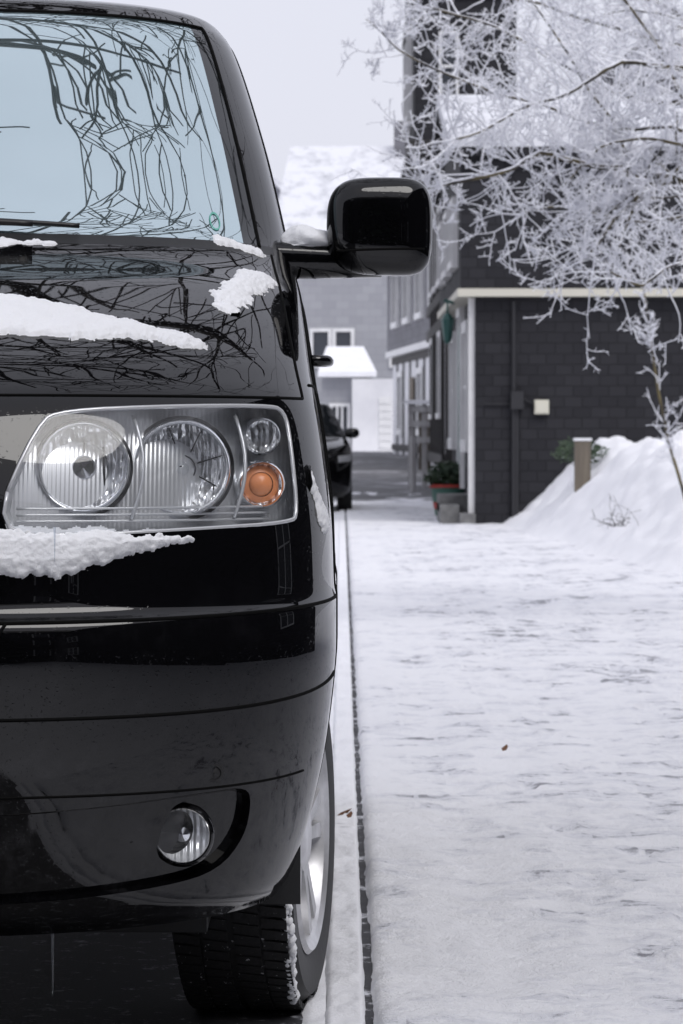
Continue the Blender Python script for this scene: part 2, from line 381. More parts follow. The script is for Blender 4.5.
for sgn in (1,-1):
    P=hpoly if sgn>0 else mir(hpoly)
    sx=lambda x: x if sgn>0 else 2*WX-x
    mb=MB(); mb.grid(rings(P,[.985]+LV[1:],lambda x,z:F(x,z)+.001),0,closed=True); o=mb.obj('headlight_lens',[LENS],van,True)
    mb=MB(); ed=rings(P,[.984],lambda x,z:F(x,z)+.004)[0]; mb.tube(ed+[ed[0]],.004,8); mb.obj('headlight_edge',[BEAD],van,True)
    mb=MB(); a=rings(P,[.99],lambda x,z:F(x,z)+.006)[0]; b=rings(P,[.97],lambda x,z:F(x,z)+bdep(x))[0]
    mb.grid([a,b],0,closed=True)
    mb.grid(rings(P,[.97,.93]+LV[2:],lambda x,z:F(x,z)+bdep(x)),0,closed=True)
    mb.obj('headlight_housing',[HOUSE],van,True,40)
    mb=MB()
    for (px,pz,r,kind) in ((-.449,1.030,.073,0),(-.281,1.028,.078,1),(-.1425,1.083,.029,2),(-.1430,.998,.037,3)):
        x=sx(px); y=F(x,pz)+.058; ax=Vector((0.02*sgn,-1,.06))
        if kind>=2: y=F(sx(px+r*.95),pz)-.004; ax=Vector((0.22*sgn,-1,0))
        o=(x,y,pz)
        if kind<2:
            mb.lathe([(r*1.10,-.05),(r*1.10,.010),(r*1.05,.017),(r,.012),(r*.985,.0)],o,ax,64,0)
            mb.lathe([(r*1.19,-.012),(r*1.12,-.006),(r*1.11,-.03)],o,ax,64,4)
            mb.lathe([(r*.985,.0)]+[(r*.985*q,-.055*(1-q*q)) for q in (.9,.8,.7,.6,.5,.4,.3,.2)],o,ax,64,1)
            if kind==0:
                mb.lathe([(.022,-.053),(.022,-.02),(.018,-.012),(.0005,-.010)],o,ax,32,0)
                mb.lathe([(r*.62,-.03),(r*.60,-.024),(r*.57,-.028)],o,ax,48,0)
                for q in (-.5,0,.5): mb.tube([(x+q*r,y+.02,pz-r*.8),(x+q*r*.9,y+.035,pz+r*.75)],.0018,6,4)
            else:
                mb.lathe([(.014,-.053),(.013,-.018),(.007,-.010),(.0005,-.008)],o,ax,32,3)
                mb.lathe([(r*.34,-.05),(r*.32,-.03),(r*.29,-.03)],o,ax,48,0)
                for q in range(8):
                    an=q*math.pi/4+.3; mb.tube([(x+r*.3*math.cos(an),y+.048,pz+r*.3*math.sin(an)),(x+r*.93*math.cos(an),y+.008,pz+r*.93*math.sin(an))],.0012,6,4)
        else:
            mb.lathe([(r*1.16,-.09),(r*1.16,.004),(r*1.06,.010),(r,.004)],o,ax,48,0)
            mb.lathe([(r,.004)]+[(r*q,-.03*(1-q*q)) for q in (.85,.7,.5,.3,.01)],o,ax,48,1)
            if kind==3: mb.lathe([(r*.62,-.012),(r*.56,.0),(r*.35,.007),(.0005,.009)],o,ax,32,2); mb.lathe([(r*.90,-.006),(r*.60,.0)],o,ax,32,2)
            else: mb.lathe([(.010,-.02),(.009,.0),(.0005,.006)],o,ax,24,3)
    o=mb.obj('headlight_lamps',[CHROME,REFL,ORANGE,LENS,PLASTIC],van,True,50)
    mb=MB()
    for px in (-.365,-.19):
        pts=[(sx(px+.02*math.sin(k/8*3.1)),F(sx(px),.94+.02*k)+.05,.94+.0225*k) for k in range(9)]; mb.tube(pts,.0035,6)
    for k in range(3):
        mb.tube([(sx(x),F(sx(x),.937+.011*k)+.055-.004*k,.937+.011*k) for x in np.linspace(-.56,-.13,24)],.0022,6)
    mb.obj('headlight_ribs',[BEAD],van,True)
    P=fpoly if sgn>0 else mir(fpoly)
    mb=MB(); a=rings(P,[1.0],lambda x,z:F(x,z)-.001)[0]; b=rings(P,[.93],lambda x,z:F(x,z)+.028)[0]; 
    mb.grid([a,b],0,closed=True); mb.grid(rings(P,[.93]+LV[3:],lambda x,z:F(x,z)+.028),0,closed=True)
    mb.obj('fog_lamp_recess',[PAINT],van,True,40)
    x=sx(-.276); z=.392; y=F(x,z)+.018; ax=Vector((.06*sgn,-1,0)); mb=MB(); r=.046
    mb.lathe([(r*1.22,-.02),(r*1.20,.006),(r*1.08,.012),(r*1.03,.008)],(x,y,z),ax,48,3)
    mb.lathe([(r*1.03,.010),(r,.012),(r*.96,.004)]+[(r*.96*q,-.026*(1-q*q)) for q in (.85,.7,.5,.3)],(x,y,z),ax,48,1)
    mb.lathe([(.014,-.028),(.013,-.008),(.0005,-.004)],(x,y,z),ax,24,0)
    mb.lathe([(r,.011),(r*.8,.014),(r*.4,.017),(.0005,.018)],(x,y,z),ax,48,2)
    mb.obj('fog_lamp',[CHROME,REFL2,LENS,PAINT],van,True,50)
    x=sx(-.221); z=.50; mb=MB(); mb.lathe([(.017,.0),(.0165,.003),(.012,.0035),(.011,.001),(.0005,.003)],(x,F(x,z)+.001,z),Vector((.14*sgn,-1,0)),32); mb.obj('parking_sensor',[PLASTIC],van,True,40)
mb=MB()
def seam(ts,cs,r=.0028):
    mb.tube([vs.S(t,c)+VO for t,c in zip(ts,cs)],r,6)
cc=np.linspace(-1.0,1.0,120)
seam([5.25]*120,cc*.985,.0035)
cb=np.concatenate([np.linspace(-1,-.0,60),np.linspace(0,1,60)[1:]])
seam([3.28+.30*(abs(c)**3) for c in cb],cb*.97,.0032)
seam([2.35+.12*(abs(c)**3) for c in cb],cb*.80,.0024)
for s in (1,-1):
    tt=np.linspace(9.15,13,50); seam(tt,[s*(.83-.05*sstep(9.2,12.9,t)) for t in tt],.0028)
    seam(np.linspace(3.3,5.25,20),[s*(.155+.032*(k/19)) for k in range(20)],.003)
    for c0 in (1.04,1.32,1.64):
        tt=np.linspace(1.2,14.9,80); seam(tt,[s*c0]*80,.003)
    seam([9.6]*40,s*np.linspace(.90,1.95,40),.003)
seam([9.15]*119,np.linspace(-.83,.83,119),.0028)
mb.obj('shut_lines',[SEAM],van,True)
mb=MB()
for s in (1,-1):
    for c0 in (.725,1.045): mb.tube([vs.S(t,s*c0)+VO for t in np.linspace(13.1,15.05,40)],.004,6)
mb.tube([vs.S(15.03,c)+VO for c in np.linspace(-.72,.72,80)],.005,6)
mb.obj('window_gaskets',[SEAM],van,True)
mb=MB()
for k in range(5):
    z=.845+k*.052; xs=np.linspace(-.33,.33,24); mb.tube([(WX+x,F(WX+x,z)-.003,z) for x in xs],.014,8)
mb.obj('grille',[PLASTIC],van,True)
mb=MB(); mb.box(WX-.26,WX+.26,6.385,6.398,.60,.71); mb.obj('number_plate',[WHITE],van)
mb=MB(); mb.lathe([(.07,0),(.07,.008),(.055,.012),(.0005,.012)],(WX,F(WX,.98)-.012,.98),(0,-1,0),40); mb.obj('badge_disc',[CHROME],van,True,40)
mb=MB(); mb.box(-1.72,-.24,6.75,11.0,.20,.42); mb.box(-1.5,-.42,6.62,6.9,.235,.40); mb.obj('underbody',[PLASTIC],van)
mb=MB()
for v in WV:
    for s in (1,-1):
        P=[]
        for k in range(25):
            a=math.pi*(k/24)*1.16-.25; y=6.4+v-math.cos(a)*.40; z=WZ+.015+math.sin(a)*.40
            xo=-.075 if s>0 else 2*WX+.075; xi=-.36 if s>0 else 2*WX+.36
            P.append([(xo,y,z),(xi,y,z)])
        mb.grid(P)
mb.obj('arch_liners',[PLASTIC],van,True)
wheel(van,-.168,6.4+WV[0],WZ,.33,.225,.222,1,R(-7.5),'wheel_1')
wheel(van,2*WX+.168,6.4+WV[0],WZ,.33,.225,.222,-1,R(-7.5),'wheel_2')
wheel(van,-.16,6.4+WV[1],WZ,.33,.225,.222,1,0,'wheel_3')
wheel(van,2*WX+.16,6.4+WV[1],WZ,.33,.225,.222,-1,0,'wheel_4')
def sgnp(x,e): return math.copysign(abs(x)**e,x)
for s in (1,-1):
    mb=MB(); P=[]
    cx,cy,cz=.076,7.60,1.500; ax_,ay_,az_=.106,.065,.098
    for i in range(49):
        ph=-math.pi/2+math.pi*i/48; row=[]
        for j in range(80):
            th=2*math.pi*j/80
            x=sgnp(math.cos(ph),.42)*sgnp(math.cos(th),.42); y=sgnp(math.cos(ph),.75)*sgnp(math.sin(th),.95); z=sgnp(math.sin(ph),.50)
            zz=z*(1+.03*x)-.03*x*(z>0)
            if x<0: zz*=1-.06*x*x
            xx=x+(.10*(z*z) if x<0 else -.03*z*z)*abs(x)
            if y>0: y*=.35
            X=cx+xx*ax_; row.append((X if s>0 else 2*WX-X,cy+y*ay_*(1-.15*x),cz+zz*az_))
        P.append(row)
    mb.grid(P,0,closed=True); mb.obj('mirror_housing',[PAINT],van,True)
    mb=MB(); X=lambda x: x if s>0 else 2*WX-x
    P=[]
    for k in range(14):
        q=k/13; x=-.16+.24*q; zc=1.435-.006*q; hz=.040*(1-.25*q); hy=.05*(1-.2*q)
        P.append([(X(x),7.625+sgnp(math.cos(a),.8)*hy,zc+sgnp(math.sin(a),.7)*hz) for a in np.linspace(0,2*math.pi,33)[:-1]])
    mb.grid(P,0,closed=True); mb.obj('mirror_arm',[PAINT],van,True)
    mb=MB(); mb.tube([(X(x),7.600-.066*(1-.15*(x-.077)/.106),1.447+.006*math.sin((x+.03)*9)) for x in np.linspace(-.01,.165,20)],.0022,6); mb.obj('mirror_seam',[SEAM],van,True)
    mb=MB()
    p=vs.S(10.6,1+(2.35-1.2)/3.4)+VO; xo=p.x if s>0 else 2*WX-p.x
    mb.tube([(xo+s*.0,p.y-.10,p.z),(xo+s*.035,p.y-.07,p.z),(xo+s*.038,p.y+.05,p.z),(xo,p.y+.09,p.z)],.012,10)
    mb.obj('door_handle',[PAINT],van,True)
mb=MB()
def wp(c,t,off=.012): return vs.S(t,c)+VO+vs.nrm(t,c)*off
for k,(c0,c1) in enumerate(((-.10,.27),(-.78,-.40))):
    mb.tube([wp(c0+(c1-c0)*q,13.15+.12*(1-q),.014) for q in np.linspace(0,1,24)],.005,6)
    mb.tube([wp(c0+(c1-c0)*q,13.10+.12*(1-q),.022) for q in np.linspace(.1,.8,14)],.006,6)
mb.obj('wipers',[PLASTIC],van,True)
mb=MB(); P=[[wp(.575+.016*math.cos(a)*r,13.30+.075*math.sin(a)*r,.002) for a in np.linspace(0,2*math.pi,33)[:-1]] for r in (1,.8)]
mb.grid(P,0,closed=True); mb.obj('windscreen_sticker',[M('sticker_green',(.12,.42,.34),.4).m],van,True)
# ---- snow on the van
def fbm(p,o=4):
    s=0;a=1
    for i in range(o): s+=a*noise.noise(p); p=p*2.13+Vector((3.1,1.7,2.2)); a*=.5
    return s
def cap(px,py,ax,ay,bx,by,ra,rb):
    dx,dy=bx-ax,by-ay; t=max(0,min(1,((px-ax)*dx+(py-ay)*dy)/(dx*dx+dy*dy+1e-9)))
    return (ra+(rb-ra)*t)-math.hypot(px-ax-dx*t,py-ay-dy*t)
def snow_patch(name,t0,t1,nt,c0,c1,ncol,maskfn,thick,parent=van,amp=.012,up=.5,edge=.03):
    V=[];idx={};F_=[]
    ts=np.linspace(t0,t1,nt); cs=np.linspace(c0,c1,ncol)
    for i,t in enumerate(ts):
        for j,c in enumerate(cs):
            p=vs.S(t,c); m_=maskfn(p)
            if m_<-.08: continue
            m_+=amp*fbm(p*22)+.5*amp*fbm(p*80,3)
            if m_>-.012:
                h=thick*math.sqrt(max(0,min(1,m_/edge)))*(1+.25*fbm(p*12)) if m_>0 else 0
                h+=.0016*fbm(p*150,2)*(m_>0)
                n=(vs.nrm(t,c)*(1-up)+Vector((0,0,up))).normalized()
                q=p+VO+n*(h if m_>0 else -.004); idx[(i,j)]=len(V); V.append(q)
    for i in range(nt-1):
        for j in range(ncol-1):
            k=[(i,j),(i,j+1),(i+1,j+1),(i+1,j)]
            if all(q in idx for q in k): F_.append(tuple(idx[q] for q in k))
    mb=MB(); mb.add(V,F_); return mb.obj(name,[SNOWV],parent,True)
snow_patch('bonnet_snow',10.0,12.9,150,.0,.62,240,lambda p:max(cap(p.x,p.y,.1,.50,.43,.475,.15,.080),cap(p.x,p.y,.43,.455,.70,.475,.070,.016)),.014,amp=.016)
snow_patch('bonnet_snow',11.3,13.2,110,.45,.98,160,lambda p:max(cap(p.x,p.y,.735,.72,.80,.92,.022,.035),cap(p.x,p.y,.745,.68,.76,.76,.020,.028)),.011,amp=.016)
snow_patch('bonnet_snow',12.6,13.4,60,.48,.95,120,lambda p:cap(p.x,p.y,.72,1.06,.80,1.09,.016,.014),.012)
snow_patch('bonnet_snow',12.9,13.3,40,.0,.32,120,lambda p:cap(p.x,p.y,.2,.90,.40,.915,.022,.006),.010)
snow_patch('bumper_snow',6.2,7.6,100,.10,.66,260,lambda p:max(cap(p.x,p.z,.2,.884,.50,.882,.048,.036),cap(p.x,p.z,.50,.889,.69,.904,.034,.006)),.016,amp=.008,up=.25,edge=.022)
snow_patch('bonnet_snow',11.0,12.8,60,-.75,-.1,160,lambda p:cap(p.x,p.y,-.2,.5,-.6,.5,.09,.05),.014)
snow_patch('side_snow',6.6,8.9,90,.80,.995,80,lambda p:cap(p.y,p.z,.45,1.02,.50,.93,.014,.026),.009,up=.1,amp=.014,edge=.02)
def blob(name,fn,nu,nv,mat,parent):
    mb=MB(); mb.grid([[fn(i/(nu-1),j/nv) for j in range(nv)] for i in range(nu)],0,closed=True); return mb.obj(name,[mat],parent,True)
def msn(q,a):
    x=-.125+.135*q; hh=.038*max(0,math.sin(math.pi*min(1,q)))**.6*(1.4-1.0*q); t=2*math.pi*a; p=Vector((x*20,math.cos(t)*1.5,math.sin(t)*1.5))
    k=1+.3*fbm(p)
    return (x,7.615+math.cos(t)*.035*k*max(0,math.sin(math.pi*q))**.5,1.468+(math.sin(t)*hh*k if math.sin(t)>0 else math.sin(t)*.012))
blob('mirror_snow',msn,40,32,SNOWV,van)
rnd=random.Random(4)
mb=MB()
for k in range(60):
    a=-1.12+.98*k/59; yy=7.33-.330*math.cos(a); zz=WZ+.330*math.sin(a)
    cx=-.100+rnd.uniform(-.006,.006)+.02*(1-math.cos(a)); r=rnd.uniform(.003,.009)
    P=[]
    for i in range(7):
        ph=-math.pi/2+math.pi*i/6
        P.append([(cx+r*math.cos(ph)*math.cos(t)*rnd.uniform(.8,1.2),yy-.004+r*math.cos(ph)*math.sin(t)*rnd.uniform(.8,1.2),zz+r*1.5*math.sin(ph)) for t in np.linspace(0,2*math.pi,9)[:-1]])
    mb.grid(P,0,closed=True)
mb.obj('tyre_snow',[SNOWV],van,True)
mb=MB(); mb.tube([(-.500,6.56,.245-.13*q) for q in np.linspace(0,1,8)],[.0025*(1-.7*q)+.0005 for q in np.linspace(0,1,8)],8); mb.tube([(-.487,6.45,.93-.06*q) for q in np.linspace(0,1,6)],[.002*(1-.8*q) for q in np.linspace(0,1,6)],6); mb.obj('icicles',[clear('ice',(.85,.88,.92),.1)],van,True)

# ================================================================ second parked car
CK=[(.78,.10,.45,2.7,2,.20,.20,.22,.1),(.84,.02,.5,2.7,2,.30,.28,.30,.03),(.86,.0,.5,2.7,2,.48,.48,.5,.0),(.865,.03,.5,2.7,2,.62,.66,.70,.0),
    (.86,.10,.48,2.7,2,.72,.78,.85,.03),(.83,.35,.45,2.7,2,.84,.88,.92,.1),(.80,.75,.4,2.7,2,.93,.95,.98,.15),(.78,1.0,.35,2.7,2,.97,.99,1.0,.2),
    (.66,1.45,.35,2.6,2,1.25,1.24,1.25,.4),(.56,1.80,.3,2.5,2,1.42,1.40,1.40,.6),(.50,1.9,.3,2.5,2,1.45,1.44,1.44,.7),(.2,2.3,.2,2.5,2,1.48,1.48,1.48,1.2)]
cs2=Skin(CK,4.1); car=group('parked_car'); CO=Vector((-.72,49.5,-.02))
cols2=list(np.linspace(0,.7,16))+list(np.linspace(.7,1,10))[1:]+list(np.linspace(1,2,40))[1:]+list(np.linspace(2,3,8))[1:]
rows2=[]
for i in range(len(CK)-1): rows2+=list(np.linspace(i,i+1,6))[:-1]
rows2.append(len(CK)-1)
def cmat(t,c):
    if 7.1<t<9.0:
        if c<.72: return 1
        if 1.08<c<1.85 and not 1.4<c<1.45: return 1
        if c>2.3: return 1
    if 3.2<t<4.0 and .52<c<.86: return 2
    if 2.2<t<3.0 and c<.3: return 1
    return 0
cb_=skin_mesh(cs2,'body',cols2,rows2,cmat,[PAINT,DGLASS,HOUSE],CO,car)
md=cb_.modifiers.new('s','SOLIDIFY'); md.thickness=.012; md.offset=-1
cu=[]
for v in (.80,3.3):
    cu+= [cyl_cut(-.25,.4,49.5+v,.30,.35),cyl_cut(-1.2,-1.8,49.5+v,.30,.35)]
boolean(cb_,cu)
for i,v in enumerate((.80,3.3)):
    wheel(car,-.72+.76,49.5+v,.285,.305,.19,.20,1,0,'wheel_%d'%(2*i+1)); wheel(car,-.72-.76,49.5+v,.285,.305,.19,.20,-1,0,'wheel_%d'%(2*i+2))
mb=MB(); mb.box(-1.4,-.04,49.8,53.2,.18,.4); mb.obj('underbody',[PLASTIC],car)
for s in (1,-1):
    P=[]
    for i in range(13):
        ph=-math.pi/2+math.pi*i/12
        P.append([(-.72+s*(.86+.10*sgnp(math.cos(ph)*math.cos(t),.7)),50.72+.06*math.cos(ph)*math.sin(t),1.02+.07*math.sin(ph)) for t in np.linspace(0,2*math.pi,25)[:-1]])
    mb=MB(); mb.grid(P,0,closed=True); mb.tube([(-.72+s*.74,50.72,.97),(-.72+s*.82,50.72,.99)],.02,8); mb.obj('mirror',[PAINT],car,True)

# ================================================================ ground
def g(y): return .5*sstep(55,80,y)
def sheet(name,xs,ys,zf,mat,smooth=True):
    mb=MB(); mb.grid([[(x,y,zf(x,y)) for x in xs] for y in ys]); o=mb.obj(name,[mat],None,smooth)
    if o.data.polygons[0].normal.z<0: o.data.flip_normals()
    return o
big=[-1500,-400,-100,-40,-20,-8,-3.6,0,.5,8,20,40,100,400,1500]
sheet('ground',big,[-1500,-300,-60,-20,0,10,30,50,54,58,62,66,70,74,78,82,100,140,300,900,2500],lambda x,y:g(y)-.034+(.0 if y<400 else (y-400)*.01),SNOWM)
sheet('road',list(np.linspace(-4.4,-.045,40)),list(np.arange(-10,64,.5)),lambda x,y:g(y)-.020,ASPH)
sheet('asphalt_forecourt',list(np.linspace(-.02,2.2,12)),list(np.arange(56,92,1.)),lambda x,y:g(y)+.018,ASPH2)
ys=[]; y=5.0
while y<60: ys.append(y); y+=max(.02,.0018*y**1.15)
xs=[.052,.056,.060,.066]+list(np.arange(.075,2.6,.022))+list(np.linspace(2.6,14,40))
# shoe-sized dents in loose trails
rf=random.Random(21); steps=[]
for x0,y0,dirn in ((.75,6.5,1),(1.25,7.2,-1),(.45,14,1)):
    y=y0
    k=0
    while y<40:
        x=x0+.10*math.sin(y*.35+x0)+(.09 if k%2 else -.09)+rf.gauss(0,.02); steps.append((x,y,rf.uniform(-.15,.15))); y+=.62+rf.gauss(0,.04); k+=1
from collections import defaultdict
cell=defaultdict(list)
for s_ in steps:
    for j in (-1,0,1): cell[int(s_[1]*2)+j].append(s_)
def foot(x,y):
    d=0
    for (fx,fy,an) in cell.get(int(y*2),()):
        dx,dy=x-fx-(y-fy)*an,y-fy
        q=(dx/.052)**2+(dy/.145)**2
        if q<2.2: d+= -.014*max(0,1-q)**.5+.005*math.exp(-(q-1.25)**2*6)
    return d
def pz(x,y):
    f=1 if y<30 else .6
    h=.016*fbm(Vector((x*1.6,y*.8,0)),3)+.009*fbm(Vector((x*7,y*5,3)),3)*f+.005*noise.noise(Vector((x*30,y*22,1)))*f
    if x<2.2: h+=foot(x,y)
    h-=.010*(math.exp(-((x-1.55)/.09)**2)+math.exp(-((x-.33)/.07)**2*1.0)*.6)
    e=sstep(.050+.005*noise.noise(Vector((0,y*6,4))),.078,x)
    return -.028+.042*e+h*(.3+.7*e)+g(y)
sheet('pavement',xs,ys,pz,PAVE)
kys=[y for y in ys if y<60]
def kz(x,y):
    e=sstep(-.045,-.02,x)*(1-sstep(.038,.050+.004*noise.noise(Vector((3,y*5,4))),x))
    return -.03+.036*e+.012*e*fbm(Vector((x*9,y*4,5)),3)+.004*fbm(Vector((x*30,y*25,5)),2)*e+g(y)
sheet('kerb',list(np.linspace(-.06,.050,22)),kys,kz,SNOWM)
sheet('kerb_joint',[.044,.053,.064],kys,lambda x,y:-.014+.008*fbm(Vector((x*5,y*4.1,8)),4)+g(y),GROOVE)
sheet('road_edge_snow',list(np.linspace(-.16,-.03,12)),kys,lambda x,y:-.03+.022*sstep(-.16,-.08,x)+.010*fbm(Vector((x*14,y*6,2)),3)-.016*(y<7.9)*(x<-.07),SNOWM)
def bank(x,y):
    e=1.68+(41-y)*(.62/15.4)+.12*fbm(Vector((0,y*.35,4)),2)
    d=x-e; h=1.0*sstep(-.05,1.25,d)*sstep(24,29,y)*(1-.25*sstep(40,43,y))*(.62+.38*sstep(27,37,y))
    return -.05+h*(1+.15*fbm(Vector((x*1.3,y*.5,1)),3))+.06*fbm(Vector((x*4.5,y*2.2,7)),4)*min(1,h*4)
sheet('snow_bank',list(np.arange(1.4,5.5,.035))+list(np.linspace(5.5,11,20)),list(np.arange(23.5,43,.09)),bank,SNOWM)
mb=MB()
for (x,y,a,s) in ((.008,10.45,.3,.022),(.022,10.40,1.3,.018),(.54,12.55,1.2,.022),(1.0,7.35,.4,.014)):
    z=.030; c,sn=math.cos(a),math.sin(a); pts=[(-1,0,0),(-.3,.45,.35),(.5,.35,.2),(1,0,.9),(.4,-.4,.6),(-.4,-.4,.1)]
    mb.add([(x+s*(p[0]*c-p[1]*sn),y+s*(p[0]*sn+p[1]*c),z+s*p[2]) for p in pts],[(0,1,2,3,4,5)])
mb.obj('fallen_leaves',[LEAF])

# ================================================================ buildings
def k_(D): return D/3800.
def PX(px,D): return (px-341.5)*k_(D)
def PZ(py,D): return H-(py-427)*k_(D)
def win_y(mb,x0,x1,z0,z1,Y,nx=2,nz=2,fr=.07,wi=1,gi=2):
    mb.box(x0,x1,Y-.012,Y+.02,z0,z1,gi)
    mb.box(x0-fr,x0,Y-.06,Y+.02,z0-fr,z1+fr,wi); mb.box(x1,x1+fr,Y-.06,Y+.02,z0-fr,z1+fr,wi)
    mb.box(x0,x1,Y-.057,Y+.02,z1,z1+fr,wi); mb.box(x0,x1,Y-.08,Y+.02,z0-fr,z0,wi)
    for i in range(1,nx): x=x0+(x1-x0)*i/nx; mb.box(x-.025,x+.025,Y-.04,Y-.013,z0,z1,wi)
    for i in range(1,nz): z=z0+(z1-z0)*i/nz; mb.box(x0,x1,Y-.035,Y-.014,z-.02,z+.02,wi)
def win_x(mb,y0,y1,z0,z1,X,ny=2,nz=2,fr=.08,wi=1,gi=2):
    mb.box(X-.012,X+.02,y0,y1,z0,z1,gi)
    mb.box(X-.07,X+.02,y0-fr,y0,z0-fr,z1+fr,wi); mb.box(X-.07,X+.02,y1,y1+fr,z0-fr,z1+fr,wi)
    mb.box(X-.067,X+.02,y0,y1,z1,z1+fr,wi); mb.box(X-.09,X+.02,y0,y1,z0-fr,z0,wi)
    for i in range(1,ny): y=y0+(y1-y0)*i/ny; mb.box(X-.045,X-.013,y-.03,y+.03,z0,z1,wi)
    for i in range(1,nz): z=z0+(z1-z0)*i/nz; mb.box(X-.04,X-.014,y0,y1,z-.02,z+.02,wi)
def gable_x(mb,x0,x1,y0,y1,ze,zr,ov=.35,th=.12,mi=0,snow=None):
    ym=(y0+y1)/2; sl=(zr-ze)/(ym-y0)
    for t0,t1,mm in ((0,th,mi),(th+.002,th+.16,snow)):
        if mm is None: continue
        a=[(y0-ov,ze-ov*sl),(ym,zr),(y1+ov,ze-ov*sl)]
        vs_=[]
        for x in (x0-ov,x1+ov):
            for (y,z) in a: vs_.append((x,y,z+t0))
            for (y,z) in a: vs_.append((x,y,z+t1))
        mb.add(vs_,[(0,1,4,3),(1,2,5,4),(6,9,10,7),(7,10,11,8),(3,4,10,9),(4,5,11,10),(0,6,7,1),(1,7,8,2),(0,3,9,6),(2,8,11,5)],mm)
    mb.add([(x0,y0,ze),(x0,y1,ze),(x0,ym,zr)],[(0,2,1)],0); mb.add([(x1,y0,ze),(x1,y1,ze),(x1,ym,zr)],[(0,1,2)],0)
# --- House A : black slate
A=group('black_slate_house'); D=42.7
zt=PZ(297,D)
mb=MB(); mb.box(1.50,10,D,51.5,-.1,zt,0); mb.box(1.33,10,D-.12,51.6,zt+.09,4.15,0); mb.obj('walls',[SL1],A)
mb=MB(); mb.box(1.30,10.03,D-.16,51.63,zt,zt+.088,0); mb.obj('jetty_trim',[CREAM],A)
mb=MB(); gable_x(mb,1.33,10,D-.12,51.6,4.15,4.95,.15,.10,0,1); mb.obj('roof',[SL1,RSNOW],A)
mb=MB()
win_x(mb,43.5,44.7,3.0,3.65,1.33,2,1,wi=0,gi=1); win_x(mb,46,47.4,3.0,3.65,1.33,2,1,wi=0,gi=1); win_x(mb,48.7,50,3.0,3.65,1.33,2,1,wi=0,gi=1)
win_x(mb,44.0,45.3,.95,2.2,1.5,2,2,.14,wi=0,gi=1); win_x(mb,49.3,50.7,.95,2.2,1.5,2,2,.14,wi=0,gi=1)
win_y(mb,6.3,7.4,.9,2.1,D,2,2,.09,0,1)
mb.box(1.43,1.499,42.75,42.95,.1,zt-.01,0)
mb.obj('windows',[WHITE,WGL],A)
mb=MB(); mb.box(1.46,1.499,46.4,47.5,.35,2.35,0); mb.box(1.44,1.499,46.25,46.4,.35,2.45,1); mb.box(1.44,1.499,47.5,47.65,.35,2.45,1); mb.box(1.43,1.499,46.25,47.65,2.452,2.6,1); mb.obj('door',[GREEN,WHITE],A)
mb=MB(); mb.tube([(1.5+.43,D-.05,zt-.05),(1.5+.43,D-.05,.0)],.022,10); mb.box(1.90,2.04,D-.12,D-.003,1.30,1.50)
mb.tube([(1.96,D-.03,1.3),(1.96,D-.03,.05)],.03,8); mb.obj('drainpipe',[METAL],A,True,40)
mb=MB(); mb.tube([(1.60,D-.03,1.36),(1.93,D-.03,1.36)],.010,6); mb.tube([(2.04,D-.03,1.42),(2.16,D-.03,1.36)],.010,6); mb.obj('cable',[METAL],A)
mb=MB(); mb.box(2.165,2.325,D-.09,D-.003,1.245,1.405); mb.box(2.18,2.31,D-.10,D-.091,1.262,1.388); mb.obj('meter_box',[CREAMB],A)
mb=MB(); mb.box(1.33,1.50,D-.2,D+.9,-.05,.13); mb.box(1.12,1.33,D+.2,D+1.9,-.05,.22); mb.box(1.12,1.49,D+.9,D+2.0,.13,.32); mb.obj('stone_steps',[STONE],A)
L=group('wall_lantern'); mb=MB(); mb.tube([(1.32,44.5,2.55),(1.20,44.5,2.58)],.02,8); mb.tube([(1.24,44.5,2.58),(1.24,44.5,2.42)],.012,6)
mb.lathe([(.005,.02),(.04,.0),(.08,-.07),(.075,-.09),(.05,-.30),(.03,-.34),(.001,-.35)],(1.24,44.5,2.42),(0,0,1),6); mb.obj('lantern_body',[GREEN],L)
# --- House B
B=group('timber_framed_house'); D=53.5
mb=MB(); mb.box(1.46,4.6,D,63,-.1,5.1,0); mb.obj('lower_walls',[PLAS],B)
mb=MB(); mb.box(1.02,2.45,D-.15,61,5.12,9.2,0); mb.obj('upper_walls',[SL1],B)
mb=MB(); mb.box(.95,2.55,D-.2,61.1,5.0,5.118); mb.box(.97,2.5,D-.19,61,7.1,7.22)
for y in np.arange(D+.2,61,1.3):
    mb.box(1.10,1.455,y,y+.16,4.75,4.998); mb.box(1.28,1.456,y+.01,y+.15,4.45,4.748)
    mb.box(1.40,1.458,y,y+.14,.7,4.45)
for z in (.55,2.5,2.9,4.3): mb.box(1.405,1.459,D,63,z,z+.16)
mb.box(1.46,1.65,D-.03,D-.002,0,5); mb.box(1.46,4.6,D-.025,D-.001,4.2,4.4)
for x in (2.2,2.9,3.6): mb.box(x,x+.14,D-.024,D-.002,0,4.2)
mb.obj('timbers',[TIMB],B)
mb=MB()
win_y(mb,1.40,1.60,5.7,6.6,D-.15,1,2,.04,0,1); win_y(mb,1.40,1.60,7.5,8.4,D-.15,1,2,.04,0,1)
for y in (55,57.5): win_x(mb,y,y+1.2,5.6,6.8,1.02,2,2,wi=0,gi=1)
for y in (54.3,56.6,59): win_x(mb,y,y+1.2,3.2,4.2,1.46,2,2,wi=0,gi=1)
for y in (54.3,59): win_x(mb,y,y+1.2,1.3,2.4,1.46,2,2,wi=0,gi=1)
mb.obj('windows',[WHITE,WGL],B)
mb=MB(); x0,x1=.8,2.67; xm=1.735
